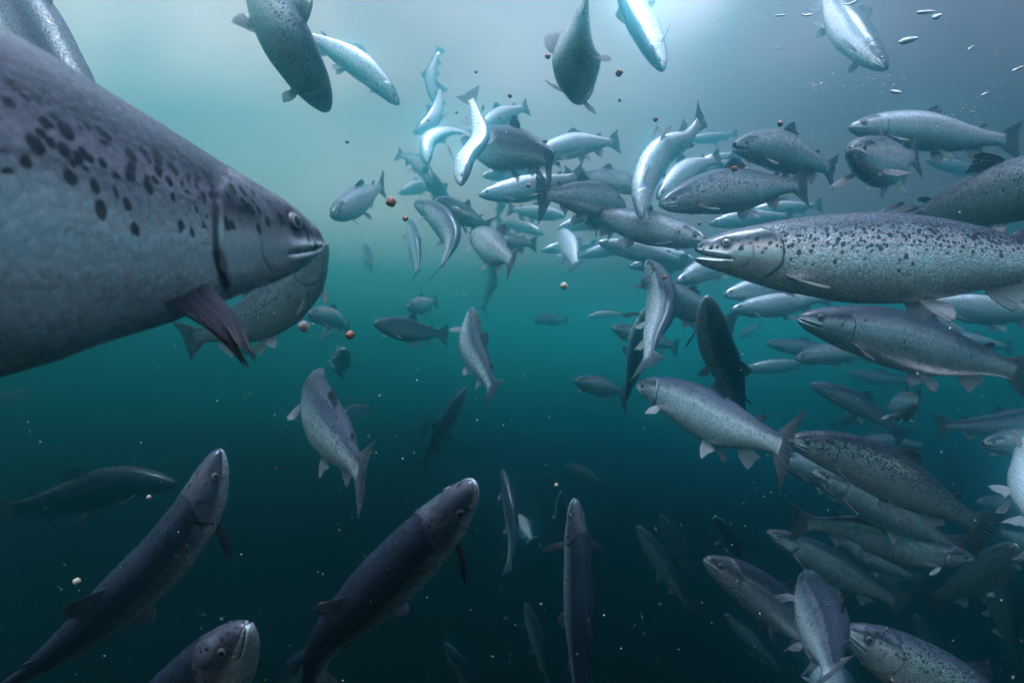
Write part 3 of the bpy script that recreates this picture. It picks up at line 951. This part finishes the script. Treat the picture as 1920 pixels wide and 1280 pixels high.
salmon('faint pale tail end of a salmon below the slanting dark one', [(1630, 762), (1595, 780), (1560, 800)], (-.3, 1, 0), w=26, spots=0, tone=1.1)
salmon('dim salmon with pale-edged tail at the right edge', [(1990, 768), (1880, 792), (1752, 798)], 'u', w=46, spots=.1, tone=.2)
salmon('bright-jawed salmon entering from the right edge', [(1842, 832), (1910, 828), (2030, 818)], (0, 1, 0), w=56, spots=.1, tone=.9, mouth=.2)
salmon('faint thin salmon hanging left of the white blurred one', [(1775, 828), (1795, 872), (1790, 926)], (.8, 0, .5), w=22, spots=0, tone=.9)
salmon('dim salmon with white jaw line below the white blurred one', [(1832, 940), (1900, 944), (1990, 962)], (0, 1, 0), w=38, spots=0, tone=.6)
# --- bottom right
salmon('pale salmon mostly hidden by the large dark forked tail', [(1452, 858), (1530, 880), (1640, 925)], (.2, 1, 0), w=56, spots=.1, tone=.95)
salmon('spotted salmon with white lips under the densely spotted one', [(1524, 884), (1610, 928), (1700, 975), (1812, 1035)], (.35, 1, .05), w=72, lod=2, spots=1.0, tone=.5, green=.5)
salmon('green spotted salmon facing right, dark tail at its left', [(1824, 1046), (1720, 1030), (1600, 988), (1480, 980)], (.05, 1, .1), w=64, lod=2, spots=1.1, tone=.5, green=1.0)
salmon('green-backed salmon slanting down right past the grey curling one', [(1440, 996), (1520, 1036), (1620, 1096), (1705, 1138)], (.4, 1, .1), w=60, lod=2,
       spots=.9, tone=.45, green=.8)
salmon('dark salmon with silver head going down behind the grey curling one', [(1322, 1048), (1400, 1092), (1480, 1155), (1575, 1240)], (.4, 1, .1), w=82, lod=2, spots=.2,
       tone=.2, fins='m')
salmon('dim upright salmon above the silver-headed dark one', [(1342, 968), (1363, 1005), (1392, 1058)], (.5, .2, .8), w=34, spots=.1, tone=.3)
salmon('teal salmon with its tail down left near the right edge', [(1905, 1020), (1830, 1080), (1733, 1130)], (-.4, 1, 0), w=54, spots=.1, tone=.8)
salmon('upright bluish salmon at the lower right edge', [(1872, 1042), (1884, 1130), (1906, 1248)], (.5, 0, .9), w=48, spots=.1, tone=.5)
salmon('small dark salmon cut by the bottom edge below the grey curling one', [(1536, 1230), (1558, 1266), (1590, 1345)], (.5, .2, .7), w=-72, spots=.3, tone=.2)
salmon('dim salmon between the two green spotted ones', [(1628, 1062), (1662, 1092), (1712, 1140)], (.6, .7, 0), w=32, spots=.1, tone=.5)
salmon('brownish salmon leaving at the right edge below the dark tail', [(2010, 1060), (1940, 1024), (1862, 990)], (.2, 1, 0), w=50, spots=.2, tone=.7)
# --- open water in the middle and left
salmon('spotted salmon rising in the open centre, tail trailing down', [(886, 579), (884, 640), (908, 692), (928, 742)], (.5, .15, .8), w=-44, lod=2, spots=.8, tone=.5, pec=.6)
salmon('thin dim salmon right above the spotted rising one', [(919, 478), (924, 520), (914, 556), (904, 584)], (.7, 0, .7), w=19, spots=0, tone=.3)
salmon('faint salmon with pale tail in the open centre', [(763, 576), (790, 571), (820, 564)], (0, 1, 0), w=32, spots=0, tone=.9)
salmon('dim dark salmon facing left in the open centre-left', [(702, 606), (770, 618), (840, 628)], (0, 1, .1), w=44, spots=.2, tone=.0)
salmon('small white salmon with open mouth above a brown pellet', [(577, 590), (612, 592), (640, 604), (655, 622)], (.1, 1, .1), w=40, spots=.1, tone=1.0, mouth=.6)
salmon('tiny dark salmon hanging just above the plump grey one', [(646, 654), (641, 676), (634, 704)], (.5, .2, .8), w=24, spots=0, tone=.2)
salmon('slim black-backed salmon rising steeply, lower centre', [(873, 726), (838, 788), (787, 884)], (-.6, .4, .7), w=30, lod=1, spots=.1, tone=-.1, fins='m', pec=.8)
salmon('small pale-bellied salmon left of the slim black-backed one', [(804, 771), (794, 800), (791, 834)], (-.8, .2, -.3), w=19, spots=0, tone=1.1)
salmon('slender dim salmon seen from above, lower centre', [(942, 880), (957, 950), (962, 1010), (948, 1078)], (.25, 0, 1), w=-29, lod=1, spots=.1, tone=.25)
salmon('dim salmon beside the head of the one rising from the bottom', [(1053, 920), (1050, 965), (1060, 1022)], (.25, 0, 1), w=20, spots=0, tone=.3)
salmon('small teal salmon at the right of the slender dim one', [(970, 964), (984, 984), (998, 1014)], (.6, .3, .3), w=-24, spots=0, tone=.7)
salmon('dark salmon level at lower left, nose at the big rising one', [(330, 907), (240, 903), (115, 935), (-14, 962)], (0, 1, .2), w=62, L=1.05, lod=2, spots=.1, tone=-1.0, fins='d')
salmon('dim fin and back of a salmon by the bottom edge at centre-left', [(608, 1208), (560, 1250), (498, 1300)], (-.5, .7, .3), w=46, spots=0, tone=.1)
salmon('very dim salmon near the left edge above the level dark one', [(64, 734), (28, 742), (-22, 748)], 'u', w=22, spots=0, tone=.1)
salmon('dim small salmon behind the shoulder of the plump grey one', [(640, 778), (664, 772), (700, 762)], (0, 1, .2), w=28, spots=0, tone=.1)
# --- barely visible, deep or far
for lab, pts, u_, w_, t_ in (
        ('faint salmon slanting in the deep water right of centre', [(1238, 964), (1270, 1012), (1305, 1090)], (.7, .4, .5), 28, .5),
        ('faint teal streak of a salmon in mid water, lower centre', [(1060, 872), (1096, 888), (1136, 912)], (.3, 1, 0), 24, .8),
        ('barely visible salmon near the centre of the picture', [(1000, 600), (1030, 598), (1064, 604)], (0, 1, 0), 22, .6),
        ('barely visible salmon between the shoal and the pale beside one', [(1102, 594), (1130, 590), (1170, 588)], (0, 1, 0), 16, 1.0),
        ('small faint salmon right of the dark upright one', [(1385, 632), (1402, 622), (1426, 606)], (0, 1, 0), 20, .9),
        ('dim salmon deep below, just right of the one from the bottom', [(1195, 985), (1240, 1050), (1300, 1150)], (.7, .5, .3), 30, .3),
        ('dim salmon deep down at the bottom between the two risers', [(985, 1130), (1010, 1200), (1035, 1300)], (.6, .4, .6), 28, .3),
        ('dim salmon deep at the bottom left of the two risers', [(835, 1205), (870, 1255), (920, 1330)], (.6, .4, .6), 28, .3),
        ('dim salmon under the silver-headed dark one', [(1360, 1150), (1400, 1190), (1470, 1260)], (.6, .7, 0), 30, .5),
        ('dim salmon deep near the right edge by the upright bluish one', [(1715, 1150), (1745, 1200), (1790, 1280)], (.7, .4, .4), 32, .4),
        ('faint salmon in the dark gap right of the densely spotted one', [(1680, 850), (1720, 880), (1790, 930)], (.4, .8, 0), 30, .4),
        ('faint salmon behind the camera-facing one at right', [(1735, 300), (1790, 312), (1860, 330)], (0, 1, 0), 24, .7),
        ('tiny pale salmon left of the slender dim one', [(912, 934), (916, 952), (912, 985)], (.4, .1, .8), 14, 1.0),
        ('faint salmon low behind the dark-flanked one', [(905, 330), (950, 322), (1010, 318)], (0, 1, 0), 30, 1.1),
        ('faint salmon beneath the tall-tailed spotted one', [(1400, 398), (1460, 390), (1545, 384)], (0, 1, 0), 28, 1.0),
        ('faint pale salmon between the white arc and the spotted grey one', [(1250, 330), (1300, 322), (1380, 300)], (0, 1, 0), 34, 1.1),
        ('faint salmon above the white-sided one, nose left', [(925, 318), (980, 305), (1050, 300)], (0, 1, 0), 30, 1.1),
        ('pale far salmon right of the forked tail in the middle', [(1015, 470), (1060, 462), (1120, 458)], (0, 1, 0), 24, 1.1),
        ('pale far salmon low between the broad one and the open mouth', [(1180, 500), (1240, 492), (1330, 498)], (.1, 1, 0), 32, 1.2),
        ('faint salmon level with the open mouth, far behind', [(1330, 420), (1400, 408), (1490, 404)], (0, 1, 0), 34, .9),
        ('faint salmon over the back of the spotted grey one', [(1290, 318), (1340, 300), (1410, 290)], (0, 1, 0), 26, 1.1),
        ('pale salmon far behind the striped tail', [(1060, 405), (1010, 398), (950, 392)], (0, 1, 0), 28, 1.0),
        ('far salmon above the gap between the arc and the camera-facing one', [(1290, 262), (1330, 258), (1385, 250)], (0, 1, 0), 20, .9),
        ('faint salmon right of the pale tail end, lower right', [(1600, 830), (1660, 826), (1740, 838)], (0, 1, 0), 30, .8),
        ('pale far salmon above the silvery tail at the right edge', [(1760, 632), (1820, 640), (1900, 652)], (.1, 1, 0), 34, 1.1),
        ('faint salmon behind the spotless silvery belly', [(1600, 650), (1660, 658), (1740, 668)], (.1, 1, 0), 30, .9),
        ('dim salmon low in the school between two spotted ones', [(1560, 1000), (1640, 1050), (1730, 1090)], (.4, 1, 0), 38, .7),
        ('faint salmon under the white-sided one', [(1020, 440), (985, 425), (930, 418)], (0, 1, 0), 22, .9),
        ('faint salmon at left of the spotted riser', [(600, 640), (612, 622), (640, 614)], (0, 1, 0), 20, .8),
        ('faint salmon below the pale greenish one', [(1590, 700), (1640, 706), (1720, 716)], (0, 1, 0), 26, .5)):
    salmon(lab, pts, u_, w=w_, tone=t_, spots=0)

# ---------------------------------------------------------------- feed pellets
PELLET = flat('feed_pellet', (0.20, 0.065, 0.04), 0.5, noise=0.45, scale=500)
PALEP = flat('soaked_pellet', (0.42, 0.34, 0.28), 0.6, noise=0.2, scale=400)
FLAKE = flat('white_flake', (0.60, 0.62, 0.62), 0.6, noise=0.15, scale=90)


def tag(o, label, cat, group=None):
    o['label'] = label
    o['category'] = cat
    if group:
        o['group'] = group
    return o


def pellet_mesh(r, rs, n=20, squash=0.9):
    """short extruded pellet with rounded, slightly chipped rims"""
    V, F = [], []
    prof = [(0.0, 1.0), (0.55, 0.98), (0.82, 0.86), (0.97, 0.62), (1.0, 0.25), (1.0, -0.25), (0.97, -0.62), (0.82, -0.86), (0.55, -0.98), (0.0, -1.0)]
    for a, b in prof[1:-1]:
        for k in range(n):
            th = 2 * PI * k / n
            q = 1 + rs.uniform(-.06, .05)
            V.append((r * a * q * math.cos(th), r * a * q * math.sin(th), r * squash * b * (1 + rs.uniform(-.05, .05))))
    t = len(V)
    V += [(0, 0, r * squash), (0, 0, -r * squash)]
    m = len(prof) - 2
    for i in range(m - 1):
        for k in range(n):
            k2 = (k + 1) % n
            F.append((i * n + k, (i + 1) * n + k, (i + 1) * n + k2, i * n + k2))
    for k in range(n):
        F.append((k, (k + 1) % n, t))
        F.append(((m - 1) * n + (k + 1) % n, (m - 1) * n + k, t + 1))
    return np.array(V), F


prs = random.Random(3)
for lab, x, y, r, pale in (
        ('largest brown feed pellet, left of the shoal by a tail', 733, 379, 9.0, 0),
        ('brown pellet with pale top under a small white salmon', 656, 628, 7.5, 0),
        ('brown pellet below the white nose-down salmon at top centre', 1161, 137, 6.0, 0),
        ('small brown pellet high up left of the nose-down salmon', 1027, 106, 4.4, 0),
        ('small pellet over the pale tail behind the dark-flanked salmon', 956, 180, 4.0, 0),
        ('tiny lone pellet left of the shoal in green water', 651, 266, 3.2, 0),
        ('pellet on the head of the slim hanging salmon', 760, 410, 5.0, 0),
        ('pellet with a white top in grey water right of centre top', 1229, 224, 4.4, 0),
        ('pellet above the raised dorsal fin of the open-mouthed grey salmon', 1463, 232, 4.6, 0),
        ('pellet touching the dorsal fin of the tall-tailed salmon', 1377, 317, 5.6, 0),
        ('tiny pellet left of the raised S-shaped tail', 856, 211, 2.6, 0),
        ('tiny pellet high above the shoal, left of the middle', 893, 135, 2.8, 0),
        ('tiny pellet on the side of the pale nosing-down salmon', 803, 226, 2.2, 0),
        ('tiny pellet on the pale back behind the dark-flanked salmon', 937, 222, 2.4, 0),
        ('tiny pellet under the brown one at top centre', 1162, 188, 3.0, 0),
        ('dark pellet in front of the white-sided salmon', 991, 348, 4.2, 0),
        ('red-brown pellet on the back of the standing grey salmon', 1245, 520, 4.6, 0),
        ('tiny pellet on the broad salmon beside the open mouth', 1273, 434, 2.8, 0),
        ('tiny pellet between tall-tailed and open-mouthed salmon', 1311, 419, 3.0, 0),
        ('tiny pellet on the shoulder of the dark-flanked salmon', 1007, 270, 2.6, 0),
        ('tiny pellet by the tail of the dark-flanked salmon', 1047, 305, 2.8, 0),
        ('large soft pale pellet at the left of the small white salmon', 570, 612, 8.5, 1),
        ('pale oval pellet floating alone in the open centre', 1058, 536, 5.5, 1),
        ('small pale pellet alone in dark water at lower left', 144, 1089, 5.0, 1),
        ('small white pellet above the slim salmon rising at bottom centre', 1043, 909, 3.2, 1),
        ('pale pellet beside the level dark salmon at lower left', 279, 932, 3.4, 1)):
    real = 0.0045
    D = real / K / r
    V, F = pellet_mesh(real * (1.25 if pale else 1.0), prs, squash=prs.uniform(.8, 1.05))
    o = link_mesh('feed_pellet', V, F, [PALEP if pale else PELLET], None)
    o.location = tuple(at(x, y, D if not pale else D * 1.1))
    o.rotation_euler = (prs.uniform(-1, 1), prs.uniform(-1, 1), prs.uniform(0, 6))
    tag(o, lab, 'feed pellet', 'feed pellets sinking through the water')


def flake_mesh(l, wd, rs, n=12):
    V, F = [], []
    for i in range(n + 1):
        u = i / n
        hw = wd * math.sin(PI * min(max(u, .03), .97)) ** 0.6 * rs.uniform(.75, 1.1)
        z = 0.15 * l * math.sin(u * 4)
        x = l * (u - .5)
        for a, b in ((0, 1), (1, 0), (0, -1), (-1, 0)):
            V.append((x, b * wd * 0.25 + z, a * hw))
    for i in range(n):
        for k in range(4):
            F.append((i * 4 + k, i * 4 + (k + 1) % 4, i * 4 + 4 + (k + 1) % 4, i * 4 + 4 + k))
    F.append((3, 2, 1, 0))
    F.append((n * 4, n * 4 + 1, n * 4 + 2, n * 4 + 3))
    return np.array(V), F


for lab, x, y, l, wd, ang in (
        ('long bent white flake at the top right', 1734, 23, 48, 4, .25),
        ('round white flake tip beside the long bent one', 1756, 31, 16, 6, .1),
        ('triangular white flake below the long bent one', 1702, 76, 32, 6, .15),
        ('thin white flake on the top edge at right', 1598, 4, 28, 3, .12),
        ('short white flake left of the diving pale salmon', 1513, 27, 24, 3, -.05),
        ('fine white flake at the far left of the flakes', 1462, 29, 22, 2, .05),
        ('small white flake under the triangular one', 1679, 172, 20, 4, -.2),
        ('white flake by the right edge, upper part', 1908, 129, 18, 3, .3),
        ('small white flake right of the pale diving nose', 1820, 90, 12, 2.4, .5),
        ('tiny white flake high right above the long salmon', 1846, 176, 12, 2.4, .35)):
    D = 1.1
    V, F = flake_mesh(l * K * D, wd * K * D, prs)
    o = link_mesh('flake', V, F, [FLAKE], None)
    o.location = tuple(at(x, y, D))
    o.rotation_euler = (prs.uniform(-.4, .4), -ang, prs.uniform(-.4, .4))
    tag(o, lab, 'flake', 'white flakes drifting under the surface')

# ---------------------------------------------------------------- drifting specks and bubbles (uncountable)
V, F = [], []
ico = np.array([(0, 0, 1), (0.9, 0, 0), (0, 0.9, 0), (-0.9, 0, 0), (0, -0.9, 0), (0, 0, -1)])
icf = [(0, 1, 2), (0, 2, 3), (0, 3, 4), (0, 4, 1), (5, 2, 1), (5, 3, 2), (5, 4, 3), (5, 1, 4)]
rs = np.random.RandomState(11)


def speck(p, s, st=1.0):
    b = len(V)
    r = rs.uniform(.6, 1.3, 3) * s
    r[0] *= st
    for q in ico:
        V.append(p + q * r)
    F.extend([tuple(b + k for k in f) for f in icf])


for _ in range(2600):
    D = 0.35 + 3.0 * rs.rand() ** 1.3
    x, y = rs.uniform(-100, 2020), rs.uniform(-80, 1360)
    if rs.rand() < .35:
        x, y = rs.normal(1500, 260), rs.normal(180, 110)
    s = rs.choice([.85, 1.25, 2.0], p=[.66, .27, .07]) * K * min(D, 2.0) * rs.uniform(.6, 1.1)
    speck(at(x, y, D), s, 1.0)
for cx, cy, n, sx, sy in ((1530, 163, 34, 34, 5), (1655, 150, 24, 26, 8), (1450, 20, 14, 60, 26), (1810, 205, 22, 30, 14), (1600, 60, 18, 200, 50), (1840, 150, 20, 60, 60)):
    for _ in range(n):
        D = rs.uniform(1.2, 1.8)
        speck(at(cx + rs.normal() * sx, cy + rs.normal() * sy, D), K * D * rs.uniform(.6, 1.7), rs.uniform(1, 2.5))
o = link_mesh('drifting_specks', np.array(V), F, [FLAKE], None)
o['kind'] = 'stuff'
